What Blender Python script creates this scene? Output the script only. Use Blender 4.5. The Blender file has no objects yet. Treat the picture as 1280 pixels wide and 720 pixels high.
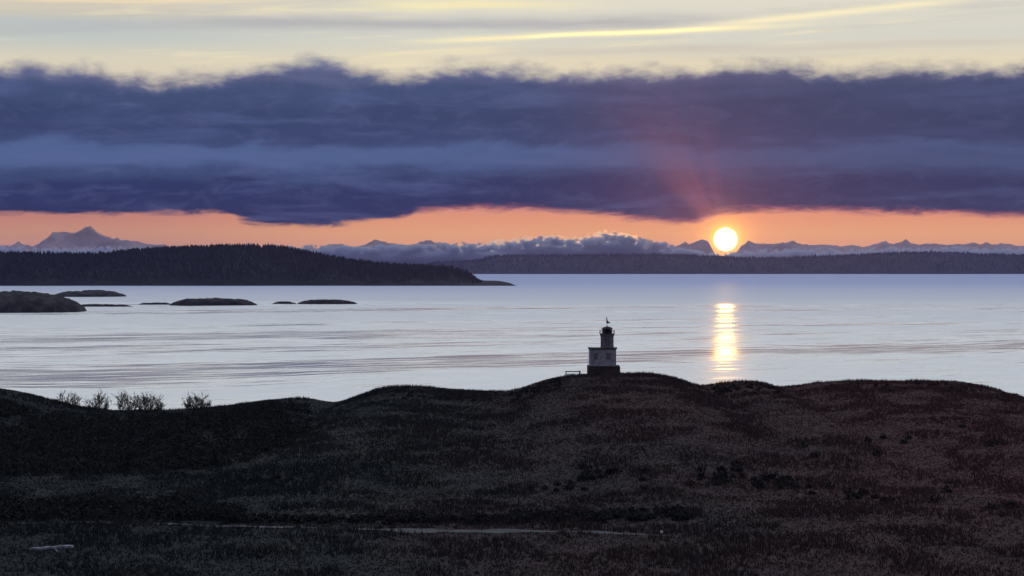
import bpy, bmesh, math, random
import numpy as np
from mathutils import Vector, noise as mnoise

R = math.radians
rng = np.random.default_rng(7)
random.seed(7)
sc = bpy.context.scene
col = sc.collection

# ------------------------------------------------------------------ camera
HC = 45.0                      # eye height above the sea
F = 2772.0                     # focal length in photo pixels (26 degrees across)
HOR = 335.0                    # row of the true horizon in the photo
cam = bpy.data.objects.new('camera', bpy.data.cameras.new('camera'))
col.objects.link(cam)
cam.location = (0, 0, HC)
cam.rotation_euler = (R(90), 0, 0)
cam.data.sensor_width = 36
cam.data.lens = 36 * F / 1280
cam.data.shift_y = -(360 - HOR) / 1280
cam.data.clip_start = 0.5
cam.data.clip_end = 400000
sc.camera = cam


def at(px, py, Y):
    return Vector(((px - 640) / F * Y, Y, HC - (py - HOR) / F * Y))


# ------------------------------------------------------------------ helpers
def S(r, g, b):
    f = lambda c: c / 12.92 if c <= 0.04045 else ((c + 0.055) / 1.055) ** 2.4
    return (f(r / 255), f(g / 255), f(b / 255), 1.0)


def tag(o, label=None, cat=None, group=None, kind=None):
    if label: o['label'] = label
    if cat: o['category'] = cat
    if group: o['group'] = group
    if kind: o['kind'] = kind
    return o


def link(name, me, mat=None, parent=None):
    o = bpy.data.objects.new(name, me)
    col.objects.link(o)
    if mat is not None: me.materials.append(mat)
    if parent is not None: o.parent = parent
    return o


def np_mesh(name, verts, faces, smooth=False):
    """verts (n,3); faces (m,k) all of one size"""
    me = bpy.data.meshes.new(name)
    verts = np.asarray(verts, dtype=np.float32)
    faces = np.asarray(faces, dtype=np.int32)
    m, k = faces.shape
    me.vertices.add(len(verts))
    me.vertices.foreach_set('co', verts.ravel())
    me.loops.add(m * k)
    me.loops.foreach_set('vertex_index', faces.ravel())
    me.polygons.add(m)
    me.polygons.foreach_set('loop_start', np.arange(0, m * k, k, dtype=np.int32))
    me.polygons.foreach_set('loop_total', np.full(m, k, dtype=np.int32))
    me.polygons.foreach_set('use_smooth', np.full(m, smooth, dtype=bool))
    me.update(calc_edges=True)
    me.validate()
    return me


def empty(name, loc=(0, 0, 0), rz=0):
    o = bpy.data.objects.new(name, None)
    o.empty_display_size = 0.3
    col.objects.link(o)
    o.location = loc
    o.rotation_euler = (0, 0, rz)
    return o


def _hash(ix, iy, seed):
    h = (ix.astype(np.int64) * 374761393 + iy.astype(np.int64) * 668265263 + seed * 1442695041) & 0xffffffff
    h = ((h ^ (h >> 13)) * 1274126177) & 0xffffffff
    return ((h ^ (h >> 16)) & 0xffff) / 65535.0


def vnoise(x, y, seed=0):
    x = np.asarray(x, float); y = np.asarray(y, float)
    ix = np.floor(x); iy = np.floor(y)
    fx = x - ix; fy = y - iy
    ux = fx * fx * fx * (fx * (fx * 6 - 15) + 10); uy = fy * fy * fy * (fy * (fy * 6 - 15) + 10)
    a = _hash(ix, iy, seed); b = _hash(ix + 1, iy, seed)
    c = _hash(ix, iy + 1, seed); d = _hash(ix + 1, iy + 1, seed)
    return ((a * (1 - ux) + b * ux) * (1 - uy) + (c * (1 - ux) + d * ux) * uy) * 2 - 1


def fbm(x, y, octv=4, seed=0, gain=0.5):
    t = 0; a = 1.0; n = 0
    x = np.asarray(x, float); y = np.asarray(y, float)
    for i in range(octv):
        t = t + a * vnoise(x * 2 ** i + 17.3 * i, y * 2 ** i - 9.1 * i, seed + i); n += a; a *= gain
    return t / n


def ridged(x, y, octv=5, seed=0):
    t = 0; a = 1.0; n = 0
    x = np.asarray(x, float); y = np.asarray(y, float)
    for i in range(octv):
        v = 1 - np.abs(vnoise(x * 2 ** i + 5.3 * i, y * 2 ** i + 3.7 * i, seed + i))
        t = t + a * v * v; n += a; a *= 0.5
    return t / n


def smooth(t):
    t = np.clip(t, 0, 1)
    return t * t * (3 - 2 * t)


def grid_faces(nx, ny):
    i = np.arange(nx - 1)[None, :] + nx * np.arange(ny - 1)[:, None]
    i = i.ravel()
    return np.stack([i, i + 1, i + 1 + nx, i + nx], axis=1)


# ---- mesh builder with boxes, lathes and tubes -------------------------------
class MB:
    def __init__(self):
        self.bm = bmesh.new()

    def box(self, c, s, rz=0, bev=0.0, taper=1.0):
        cx, cy, cz = c; sx, sy, sz = (v / 2 for v in s)
        ca, sa = math.cos(rz), math.sin(rz)
        vs = []
        for dz in (-1, 1):
            k = taper if dz > 0 else 1
            for dx, dy in ((-1, -1), (1, -1), (1, 1), (-1, 1)):
                x, y = dx * sx * k, dy * sy * k
                vs.append(self.bm.verts.new((cx + x * ca - y * sa, cy + x * sa + y * ca, cz + dz * sz)))
        fs = [(3, 2, 1, 0), (4, 5, 6, 7), (0, 1, 5, 4), (1, 2, 6, 5), (2, 3, 7, 6), (3, 0, 4, 7)]
        ff = [self.bm.faces.new([vs[i] for i in f]) for f in fs]
        if bev:
            es = list({e for f in ff for e in f.edges})
            bmesh.ops.bevel(self.bm, geom=es, offset=bev, segments=2, affect='EDGES', profile=0.6)
        return self

    def lathe(self, prof, n=8, c=(0, 0, 0), rot=0.0):
        """prof: list of (r, z) from bottom to top, closed with caps"""
        rings = []
        for r, z in prof:
            rings.append([self.bm.verts.new((c[0] + r * math.cos(rot + 2 * math.pi * i / n), c[1] + r * math.sin(rot + 2 * math.pi * i / n), c[2] + z)) for i in range(n)])
        for a, b in zip(rings, rings[1:]):
            for i in range(n):
                self.bm.faces.new((a[i], a[(i + 1) % n], b[(i + 1) % n], b[i]))
        self.bm.faces.new(rings[0][::-1]); self.bm.faces.new(rings[-1])
        return self

    def tube(self, pts, rad, n=5):
        pts = [Vector(p) for p in pts]
        if not hasattr(rad, '__len__'): rad = [rad] * len(pts)
        rings = []
        for i, p in enumerate(pts):
            d = (pts[min(i + 1, len(pts) - 1)] - pts[max(i - 1, 0)])
            if d.length < 1e-6: d = Vector((0, 0, 1))
            d.normalize()
            u = d.orthogonal().normalized() if i == 0 else (u - d * u.dot(d)).normalized()
            v = d.cross(u)
            rings.append([self.bm.verts.new(p + (u * math.cos(2 * math.pi * k / n) + v * math.sin(2 * math.pi * k / n)) * rad[i]) for k in range(n)])
        for a, b in zip(rings, rings[1:]):
            for i in range(n):
                self.bm.faces.new((a[i], a[(i + 1) % n], b[(i + 1) % n], b[i]))
        self.bm.faces.new(rings[0][::-1]); self.bm.faces.new(rings[-1])
        return self

    def build(self, name, mat, parent=None, sm=False):
        bmesh.ops.recalc_face_normals(self.bm, faces=self.bm.faces)
        me = bpy.data.meshes.new(name)
        self.bm.to_mesh(me); self.bm.free()
        if sm:
            me.polygons.foreach_set('use_smooth', np.full(len(me.polygons), True))
        return link(name, me, mat, parent)


# ---- node helpers ------------------------------------------------------------
class NT:
    def __init__(self, tree):
        self.t = tree; self.n = tree.nodes; self.l = tree.links

    def put(self, sock, v):
        if hasattr(v, 'is_output'): self.l.new(v, sock)
        elif v is not None: sock.default_value = v

    def m(self, op, a, b=None, c=None, clamp=False):
        n = self.n.new('ShaderNodeMath'); n.operation = op; n.use_clamp = clamp
        self.put(n.inputs[0], a)
        if b is not None: self.put(n.inputs[1], b)
        if c is not None: self.put(n.inputs[2], c)
        return n.outputs[0]

    def add(self, a, b): return self.m('ADD', a, b)
    def sub(self, a, b): return self.m('SUBTRACT', a, b)
    def mul(self, a, b): return self.m('MULTIPLY', a, b)
    def div(self, a, b): return self.m('DIVIDE', a, b)

    def sstep(self, x, lo, hi, t0=0.0, t1=1.0):
        n = self.n.new('ShaderNodeMapRange'); n.interpolation_type = 'SMOOTHSTEP'
        self.put(n.inputs['Value'], x); self.put(n.inputs['From Min'], lo); self.put(n.inputs['From Max'], hi)
        self.put(n.inputs['To Min'], t0); self.put(n.inputs['To Max'], t1)
        return n.outputs['Result']

    def gauss(self, x, c, s):
        d = self.div(self.sub(x, c), s)
        return self.m('EXPONENT', self.mul(self.mul(d, d), -1.0))

    def vec(self, x, y, z):
        n = self.n.new('ShaderNodeCombineXYZ')
        for s, v in zip(n.inputs, (x, y, z)): self.put(s, v)
        return n.outputs[0]

    def sep(self, v):
        n = self.n.new('ShaderNodeSeparateXYZ'); self.l.new(v, n.inputs[0]); return n.outputs

    def noise(self, v, scale=1.0, detail=4.0, rough=0.5, dist=0.0, out='Factor'):
        n = self.n.new('ShaderNodeTexNoise')
        self.l.new(v, n.inputs['Vector'])
        n.inputs['Scale'].default_value = scale; n.inputs['Detail'].default_value = detail
        n.inputs['Roughness'].default_value = rough; n.inputs['Distortion'].default_value = dist
        return n.outputs[0]

    def mix(self, f, a, b, mode='MIX'):
        n = self.n.new('ShaderNodeMix'); n.data_type = 'RGBA'; n.blend_type = mode
        n.clamp_factor = True
        self.put(n.inputs[0], f); self.put(n.inputs[6], a); self.put(n.inputs[7], b)
        return n.outputs[2]

    def ramp(self, x, stops, lo=0.0, hi=1.0, interp='LINEAR'):
        n = self.n.new('ShaderNodeValToRGB'); n.color_ramp.interpolation = interp
        e = n.color_ramp.elements
        while len(e) > 1: e.remove(e[-1])
        for i, (p, c) in enumerate(stops):
            q = (p - lo) / (hi - lo)
            if i == 0: e[0].position = q; el = e[0]
            else: el = e.new(q)
            el.color = c
        self.l.new(self.div(self.sub(x, lo), hi - lo), n.inputs[0])
        return n.outputs[0]

    def curve(self, x, pts):
        """x already 0..1"""
        n = self.n.new('ShaderNodeFloatCurve')
        c = n.mapping.curves[0]
        while len(c.points) < len(pts): c.points.new(0.5, 0.5)
        for p, (a, b) in zip(c.points, pts):
            p.location = (a, b); p.handle_type = 'AUTO'
        n.mapping.update()
        self.put(n.inputs['Value'], x)
        return n.outputs[0]


# ------------------------------------------------------------------ sky (world)
SUN_AZ = math.degrees(math.atan((907 - 640) / F))
SUN_EL = math.degrees(math.atan((HOR - 299.5) / F))
sun_dir = Vector((math.sin(R(SUN_AZ)) * math.cos(R(SUN_EL)), math.cos(R(SUN_AZ)) * math.cos(R(SUN_EL)), math.sin(R(SUN_EL))))


def az_of(px): return math.degrees(math.atan((px - 640) / F))
def el_of(py): return math.degrees(math.atan((HOR - py) / F))


world = bpy.data.worlds.new('World')
sc.world = world
world.use_nodes = True
nt = world.node_tree
nt.nodes.clear()
W = NT(nt)
tc = nt.nodes.new('ShaderNodeTexCoord')
D = tc.outputs['Generated']
dx, dy, dz = W.sep(D)
U = W.mul(W.m('ARCTAN2', dx, dy), 180 / math.pi)            # azimuth from north-east view axis, degrees
V = W.mul(W.m('ARCSINE', dz), 180 / math.pi)                # elevation, degrees
nrm = nt.nodes.new('ShaderNodeVectorMath'); nrm.operation = 'DOT_PRODUCT'
nt.links.new(D, nrm.inputs[0]); nrm.inputs[1].default_value = sun_dir
SD = W.mul(W.m('ARCCOSINE', W.m('MINIMUM', nrm.outputs['Value'], 1.0)), 180 / math.pi)     # angle to the sun, degrees
U01 = W.m('ADD', W.div(U, 28.0), 0.5, clamp=True)

# clear sky behind the clouds: Nishita + the gradient of the dawn
sky = nt.nodes.new('ShaderNodeTexSky')
sky.sky_type = 'NISHITA'; sky.sun_disc = False
sky.sun_elevation = R(SUN_EL); sky.sun_rotation = R(SUN_AZ)
sky.altitude = 45; sky.air_density = 1.0; sky.dust_density = 1.5; sky.ozone_density = 1.2

low = W.ramp(V, [(-1, S(196, 136, 128)), (0.2, S(206, 142, 126)), (0.55, S(228, 162, 124)), (0.9, S(232, 166, 122)),
                 (1.3, S(226, 152, 120)), (1.75, S(206, 140, 130)), (4.6, S(226, 213, 186)), (5.3, S(228, 219, 192)),
                 (5.9, S(214, 216, 205)), (6.9, S(226, 223, 208)), (8, S(226, 228, 224))], -1, 8)
high = W.ramp(V, [(7, S(226, 228, 224)), (12, (1.02, 1.06, 1.12, 1)), (28, (0.92, 1.02, 1.16, 1)), (50, S(180, 196, 220)), (90, S(96, 114, 150))], 0, 90)
lowl = W.ramp(V, [(-1, S(176, 128, 124)), (0.5, S(196, 142, 122)), (0.95, S(202, 145, 120)), (1.3, S(196, 132, 118)), (1.75, S(184, 130, 128)), (4.6, S(222, 208, 186)),
                  (5.3, S(222, 214, 192)), (5.8, S(196, 204, 200)), (6.2, S(190, 197, 198)), (6.5, S(212, 205, 188)), (6.9, S(214, 206, 190)), (8, S(222, 224, 222))], -1, 8)
low = W.mix(W.sub(1.0, W.sstep(U, -11.5, -1.5)), low, lowl)
base = W.mix(W.sstep(V, 7.4, 8.0), low, high)
# away from the sun the dawn sky is still deep blue
back = W.sstep(SD, 38.0, 110.0)
night = W.ramp(V, [(0, S(92, 86, 120)), (8, S(84, 86, 124)), (30, S(76, 82, 120)), (90, S(66, 76, 112))], 0, 90)
base = W.mix(back, base, night)

# thin high streaks of cloud above the bank
tilt = W.sub(V, W.mul(U, 0.035))
st = W.noise(W.vec(W.mul(U, 0.16), W.mul(tilt, 2.6), 3.1), 1.0, 4.0, 0.55, 0.4)
st2 = W.noise(W.vec(W.mul(U, 0.11), W.mul(tilt, 1.7), 9.4), 1.0, 5.0, 0.6, 0.6)
up = W.sstep(V, 4.6, 5.4)
base = W.mix(W.mul(W.mul(W.sstep(st, 0.53, 0.70), up), 0.75), base, S(244, 232, 196))
base = W.mix(W.mul(W.mul(W.sstep(st2, 0.50, 0.68), up), 0.35), base, S(184, 186, 188))
fine = W.noise(W.vec(W.mul(U, 0.6), W.mul(tilt, 9.0), 1.7), 1.0, 3.0, 0.6)


def streak(color, px0, py0, px1, py1, th, a0, a1, amt, seed):
    """a long thin cirrus streak from (px0,py0) to (px1,py1), th thick, fading in at a0 and out at a1"""
    global base
    u0, v0, u1, v1 = az_of(px0), el_of(py0), az_of(px1), el_of(py1)
    sl = (v1 - v0) / (u1 - u0)
    wob = W.mul(W.sub(W.noise(W.vec(W.mul(U, 0.35), W.mul(V, 1.2), seed), 1.0, 3.0, 0.5), 0.5), th * 2.2)
    line = W.add(W.add(v0, W.mul(W.sub(U, u0), sl)), wob)
    g = W.gauss(V, line, th)
    w = W.mul(W.sstep(U, u0 - a0, u0 + a0), W.sub(1.0, W.sstep(U, u1 - a1, u1 + a1)))
    base = W.mix(W.mul(W.mul(g, w), W.mul(amt, W.sstep(fine, 0.1, 0.55, 0.65, 1.0))), base, color)


streak(S(178, 181, 186), 250, 30, 900, 27, 0.17, 2.0, 2.5, 0.85, 4.0)
streak(S(252, 240, 190), 470, 8, 700, 4, 0.12, 1.5, 2.0, 0.9, 2.0)
streak((1.0, 0.90, 0.56, 1), 540, 51, 980, 33, 0.075, 1.6, 1.6, 1.0, 7.0)
streak((1.25, 1.12, 0.60, 1), 660, 46, 900, 36, 0.045, 0.8, 0.7, 1.0, 7.0)
streak((1.0, 0.90, 0.60, 1), 900, 30, 1190, 9, 0.10, 1.3, 1.2, 0.95, 12.0)
streak(S(248, 226, 190), 0, 8, 300, 4, 0.05, 1.5, 1.8, 0.8, 15.0)
streak(S(206, 200, 190), 640, 66, 1280, 58, 0.10, 2.0, 2.0, 0.6, 18.0)

# the dark bank of stratus
top_px = [(0, 86), (40, 80), (100, 81), (140, 92), (175, 97), (220, 93), (300, 86), (360, 75), (395, 67), (430, 74), (470, 86),
          (520, 86), (560, 78), (640, 82), (720, 83), (800, 84), (900, 79), (960, 78), (1050, 83), (1150, 80), (1280, 84)]
bot_px = [(0, 270), (200, 269), (270, 268), (300, 277), (340, 283), (400, 283), (460, 277), (512, 271), (526, 266), (570, 264.5), (640, 264),
          (700, 266), (760, 271), (800, 277), (860, 279), (885, 274), (915, 267.5), (1000, 266), (1060, 268), (1150, 270), (1280, 274)]
def cv(pts, lo, hi):
    q = [((az_of(a) + 14) / 28, (el_of(b) - lo) / (hi - lo)) for a, b in pts]
    return [(0.0, q[0][1])] + q + [(1.0, q[-1][1])]



Vt = W.add(4.6, W.mul(W.curve(U01, cv(top_px, 4.6, 6.0)), 1.4))
Vb = W.add(0.8, W.mul(W.curve(U01, cv(bot_px, 0.8, 2.0)), 1.2))
nA = W.noise(W.vec(W.mul(U, 0.55), W.mul(V, 1.5), 21.0), 1.0, 6.0, 0.55, 0.5)
nB = W.noise(W.vec(W.mul(U, 1.5), W.mul(V, 2.6), 33.0), 1.0, 6.0, 0.58, 0.25)
wis = W.add(W.mul(W.sub(nA, 0.5), 0.55), W.mul(W.sub(nB, 0.5), 0.75))
ht = W.sub(W.add(Vt, W.mul(wis, 0.9)), V)                   # depth below the ragged top
mt = W.sstep(ht, -0.16, 0.42)
bw = W.mul(W.sub(W.noise(W.vec(W.mul(U, 0.8), W.mul(V, 4.0), 41.0), 1.0, 7.0, 0.66, 0.5), 0.5), 0.46)
hb = W.sub(V, W.add(Vb, bw))
mb = W.sstep(hb, -0.07, 0.13)
bank = W.mul(mt, mb)
bank = W.mul(bank, W.sub(1.0, W.mul(back, 0.75)))

warp = W.mul(W.sub(W.noise(W.vec(W.mul(U, 0.28), W.mul(V, 0.9), 52.0), 1.0, 4.0, 0.55, 0.6), 0.5), 1.1)
Vw = W.add(V, warp)
c_bank = W.ramp(Vw, [(1.0, S(28, 40, 84)), (2.1, S(32, 48, 92)), (2.45, S(48, 66, 108)), (2.75, S(64, 86, 130)), (3.05, S(68, 90, 136)),
                     (3.3, S(50, 66, 108)), (3.9, S(48, 64, 104)), (4.5, S(58, 74, 114)), (5.0, S(86, 94, 132)), (5.5, S(122, 130, 156))], 1, 5.5, 'EASE')
# streaky light and dark inside the bank
s1 = W.noise(W.vec(W.mul(U, 0.30), W.mul(V, 2.0), 61.0), 1.0, 6.0, 0.6, 0.5)
s2 = W.noise(W.vec(W.mul(U, 1.1), W.mul(V, 3.0), 71.0), 1.0, 6.0, 0.6, 0.8)
c_bank = W.mix(W.mul(W.sstep(s1, 0.48, 0.72), 0.5), c_bank, S(82, 96, 144))
c_bank = W.mix(W.mul(W.sub(1.0, W.sstep(s1, 0.26, 0.46)), 0.35), c_bank, S(36, 42, 86))
c_bank = W.mix(W.mul(W.sstep(s2, 0.45, 0.75), 0.28), c_bank, S(92, 100, 144))
# pale band stronger to the left
pale = W.mul(W.gauss(Vw, 2.85, 0.33), W.sub(1.0, W.mul(W.sstep(U, -7.5, 0.5), 0.62)))
c_bank = W.mix(W.mul(pale, 0.55), c_bank, S(84, 102, 150))
# purple to the right, warm where the sun gets into it
c_bank = W.mix(W.mul(W.sstep(U, -1.0, 6.0), 0.36), c_bank, S(62, 58, 86))
ang = W.m('ARCTAN2', W.sub(V, SUN_EL), W.sub(U, SUN_AZ))                  # direction round the sun
rays = W.sstep(W.noise(W.vec(W.mul(ang, 3.4), W.mul(SD, 0.10), 87.0), 1.0, 2.0, 0.5), 0.30, 0.72)
fan = W.mul(W.mul(W.gauss(ang, 2.05, 0.50), W.sstep(rays, 0.0, 1.0, 0.45, 1.0)), W.m('EXPONENT', W.mul(SD, -0.48)))
c_bank = W.mix(W.mul(fan, 0.62), c_bank, S(190, 106, 104))
c_bank = W.mix(W.mul(W.m('EXPONENT', W.mul(SD, -0.5)), 0.30), c_bank, S(150, 88, 102))
# lit edges: pink underneath on the right, grey veil on top
under = W.mul(W.sub(1.0, W.sstep(hb, 0.02, 0.24)), W.sstep(U, -3.2, -1.2))
c_bank = W.mix(W.mul(under, W.sstep(s2, 0.3, 0.62, 0.25, 0.85)), c_bank, S(196, 116, 116))
c_bank = W.mix(W.mul(W.sub(1.0, W.sstep(ht, 0.0, 0.55)), 0.55), c_bank, S(138, 140, 160))
skyc = W.mix(W.mul(bank, 0.985), base, c_bank)

# light scattered round the sun, and the sun itself
glow = W.mul(W.m('EXPONENT', W.mul(SD, -1.15)), W.sub(1.0, W.mul(bank, 0.75)))
skyc = W.mix(1.0, skyc, W.mix(glow, (0, 0, 0, 1), (0.40, 0.10, 0.0, 1)), 'ADD')
glow2 = W.m('EXPONENT', W.mul(W.m('MAXIMUM', W.sub(SD, 0.26), 0.0), -5.5))
skyc = W.mix(1.0, skyc, W.mix(W.mul(glow2, W.sub(1.0, W.mul(bank, 0.4))), (0, 0, 0, 1), (1.1, 0.62, 0.02, 1)), 'ADD')
disc = W.sub(1.0, W.sstep(SD, 0.17, 0.33))
skyc = W.mix(disc, skyc, (9.0, 8.6, 5.2, 1))

bg1 = nt.nodes.new('ShaderNodeBackground'); bg1.inputs['Strength'].default_value = 0.08
nt.links.new(sky.outputs[0], bg1.inputs['Color'])
bg2 = nt.nodes.new('ShaderNodeBackground'); bg2.inputs['Strength'].default_value = 1.0
nt.links.new(skyc, bg2.inputs['Color'])
mx = nt.nodes.new('ShaderNodeMixShader')
W.put(mx.inputs[0], W.sub(1.0, W.mul(W.sub(1.0, bank), 0.06)))
nt.links.new(bg1.outputs[0], mx.inputs[1]); nt.links.new(bg2.outputs[0], mx.inputs[2])
wo = nt.nodes.new('ShaderNodeOutputWorld')
nt.links.new(mx.outputs[0], wo.inputs['Surface'])
world.cycles.sampling_method = 'MANUAL'
world.cycles.sample_map_resolution = 2048

# ------------------------------------------------------------------ sun lamp
sl = bpy.data.lights.new('sun', 'SUN')
sl.energy = 0.065; sl.angle = R(0.34); sl.color = (1.0, 0.46, 0.05)
so = bpy.data.objects.new('sun', sl); col.objects.link(so)
so.location = (40, 300, 120)
so.rotation_euler = sun_dir.to_track_quat('Z', 'Y').to_euler()

# ------------------------------------------------------------------ materials
def pmat(name, color, rough=0.9, build=None, spec=0.3):
    m = bpy.data.materials.new(name); m.use_nodes = True
    b = m.node_tree.nodes['Principled BSDF']
    b.inputs['Base Color'].default_value = color
    b.inputs['Roughness'].default_value = rough
    b.inputs['Specular IOR Level'].default_value = spec
    if build: build(NT(m.node_tree), b)
    return m


def two_tone(c1, c2, scale, detail=5, lo=0.38, hi=0.62, bump=0.0, bscale=None, bdist=0.1, coord='Object'):
    def f(n, b):
        t = n.n.new('ShaderNodeTexCoord')
        v = t.outputs[coord]
        k = n.noise(v, scale, detail, 0.6)
        n.l.new(n.mix(n.sstep(k, lo, hi), c1, c2), b.inputs['Base Color'])
        if bump:
            bn = n.n.new('ShaderNodeBump'); bn.inputs['Strength'].default_value = bump; bn.inputs['Distance'].default_value = bdist
            n.l.new(n.noise(v, bscale or scale * 6, 5, 0.6), bn.inputs['Height'])
            n.l.new(bn.outputs[0], b.inputs['Normal'])
    return f


def ground_colour(n):
    """winter headland turf: wetter and greener on the left, dry bracken-brown on the right"""
    g = n.n.new('ShaderNodeNewGeometry')
    x, y, z = n.sep(g.outputs['Position'])
    k = n.noise(n.vec(n.mul(x, 0.02), n.mul(y, 0.008), 0.0), 1.0, 5, 0.6)
    k2 = n.noise(n.vec(n.mul(x, 0.16), n.mul(y, 0.05), 2.0), 1.0, 5, 0.65)
    k3 = n.noise(g.outputs['Position'], 1.1, 3, 0.6)
    dry = n.sstep(n.add(n.mul(x, 0.010), n.mul(n.sub(k, 0.5), 1.6)), -0.45, 0.75)  # weight of the dry brown with flare red painted into it
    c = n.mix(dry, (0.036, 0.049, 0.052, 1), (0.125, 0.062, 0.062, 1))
    c = n.mix(n.mul(n.sstep(k2, 0.45, 0.7), 0.35), c, (0.088, 0.072, 0.066, 1))
    c = n.mix(n.mul(n.sub(1.0, n.sstep(k2, 0.28, 0.48)), 0.4), c, (0.036, 0.038, 0.034, 1))
    c = n.mix(n.mul(n.sstep(k3, 0.4, 0.7), 0.35), c, (0.045, 0.045, 0.038, 1))
    return c


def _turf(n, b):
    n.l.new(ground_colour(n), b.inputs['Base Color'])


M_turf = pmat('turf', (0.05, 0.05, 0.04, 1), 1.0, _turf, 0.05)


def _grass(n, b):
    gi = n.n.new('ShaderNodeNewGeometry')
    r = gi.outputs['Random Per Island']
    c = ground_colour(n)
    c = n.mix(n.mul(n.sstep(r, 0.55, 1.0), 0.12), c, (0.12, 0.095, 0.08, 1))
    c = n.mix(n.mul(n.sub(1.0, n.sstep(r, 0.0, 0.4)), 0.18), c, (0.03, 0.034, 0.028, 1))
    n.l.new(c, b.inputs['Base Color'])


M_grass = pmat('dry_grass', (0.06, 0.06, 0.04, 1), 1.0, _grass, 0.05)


def _leafy(n, b):
    gi = n.n.new('ShaderNodeNewGeometry')
    c = n.mix(gi.outputs['Random Per Island'], (0.024, 0.029, 0.029, 1), (0.064, 0.066, 0.062, 1))
    n.l.new(c, b.inputs['Base Color'])


M_thicket = pmat('thicket_leaves', (0.03, 0.03, 0.025, 1), 1.0, _leafy, 0.05)


def _conifer(n, b):
    gi = n.n.new('ShaderNodeNewGeometry')
    c = n.mix(gi.outputs['Random Per Island'], (0.010, 0.015, 0.016, 1), (0.030, 0.038, 0.036, 1))
    n.l.new(c, b.inputs['Base Color'])


M_conifer = pmat('conifer_needles', (0.04, 0.05, 0.04, 1), 1.0, _conifer, 0.05)
M_islrock = pmat('islet_rock', (0.1, 0.1, 0.1, 1), 0.95, two_tone((0.030, 0.030, 0.032, 1), (0.085, 0.08, 0.075, 1), 0.08, 6, 0.4, 0.65, 0.8, 0.5, 1.0), 0.1)
M_forestfloor = pmat('forest_floor', (0.035, 0.038, 0.032, 1), 1.0, two_tone((0.012, 0.016, 0.016, 1), (0.03, 0.032, 0.03, 1), 0.01, 5), 0.05)
M_white = pmat('weathered_white_paint', (0.7, 0.7, 0.7, 1), 0.75, two_tone((0.32, 0.32, 0.35, 1), (0.55, 0.55, 0.58, 1), 1.2, 6, 0.35, 0.6, 0.2, 14, 0.02), 0.3)
M_whitetower = pmat('stained_white_paint', (0.3, 0.3, 0.3, 1), 0.75, two_tone((0.14, 0.125, 0.135, 1), (0.27, 0.245, 0.26, 1), 1.6, 6, 0.35, 0.6, 0.2, 14, 0.02), 0.3)
M_conc = pmat('damp_concrete', (0.18, 0.16, 0.15, 1), 0.9, two_tone((0.055, 0.046, 0.043, 1), (0.11, 0.09, 0.082, 1), 0.9, 6, 0.35, 0.65, 0.4, 8, 0.04), 0.2)
M_dark = pmat('dark_painted_metal', (0.02, 0.02, 0.022, 1), 0.5, two_tone((0.014, 0.014, 0.016, 1), (0.035, 0.033, 0.033, 1), 3, 4))
M_glass = pmat('lantern_glass', (0.03, 0.032, 0.038, 1), 0.12, None, 0.5)
M_shut = pmat('boarded_window', (0.2, 0.19, 0.2, 1), 0.8, two_tone((0.19, 0.18, 0.19, 1), (0.27, 0.26, 0.27, 1), 4, 4))
M_wood = pmat('weathered_rail_wood', (0.2, 0.18, 0.15, 1), 0.9, two_tone((0.17, 0.15, 0.12, 1), (0.32, 0.29, 0.24, 1), 3, 5, 0.35, 0.65, 0.4, 20, 0.01))
M_darkwood = pmat('dark_post_wood', (0.05, 0.04, 0.035, 1), 0.9, two_tone((0.03, 0.025, 0.022, 1), (0.07, 0.058, 0.05, 1), 4, 4))
M_bark = pmat('bare_twig_bark', (0.11, 0.08, 0.06, 1), 0.95, two_tone((0.050, 0.034, 0.024, 1), (0.13, 0.085, 0.052, 1), 3, 4))
M_log = pmat('bleached_wood', (0.5, 0.5, 0.5, 1), 0.85, two_tone((0.26, 0.26, 0.28, 1), (0.62, 0.62, 0.66, 1), 2.2, 6, 0.35, 0.6, 0.5, 12, 0.02))
M_logend = pmat('rotten_wood', (0.05, 0.04, 0.03, 1), 0.95, two_tone((0.03, 0.026, 0.022, 1), (0.09, 0.075, 0.06, 1), 5, 4))
M_gravel = pmat('gravel', (0.2, 0.2, 0.2, 1), 0.95, two_tone((0.07, 0.07, 0.073, 1), (0.15, 0.15, 0.157, 1), 0.5, 6, 0.3, 0.7, 0.5, 12, 0.03, 'Object'), 0.2)
M_marker = pmat('white_marker_paint', (0.85, 0.85, 0.85, 1), 0.6, two_tone((0.8, 0.8, 0.82, 1), (0.9, 0.9, 0.92, 1), 4, 3))


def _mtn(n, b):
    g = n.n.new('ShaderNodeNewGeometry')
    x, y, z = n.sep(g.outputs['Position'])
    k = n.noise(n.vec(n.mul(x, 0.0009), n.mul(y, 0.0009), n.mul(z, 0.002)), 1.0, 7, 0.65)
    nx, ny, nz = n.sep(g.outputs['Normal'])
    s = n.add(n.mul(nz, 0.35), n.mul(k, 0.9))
    n.l.new(n.mix(n.sstep(s, 0.52, 0.80), (0.44, 0.29, 0.27, 1), (0.62, 0.46, 0.46, 1)), b.inputs['Base Color'])  # pink of the hazy air is painted into the snow and rock


M_mtn = pmat('haze_tinted_snow_rock', (0.4, 0.4, 0.4, 1), 0.95, _mtn, 0.1)
M_plain = pmat('far_plain', (0.05, 0.055, 0.05, 1), 1.0, two_tone((0.04, 0.045, 0.04, 1), (0.08, 0.08, 0.07, 1), 0.0005, 5), 0.05)


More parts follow.
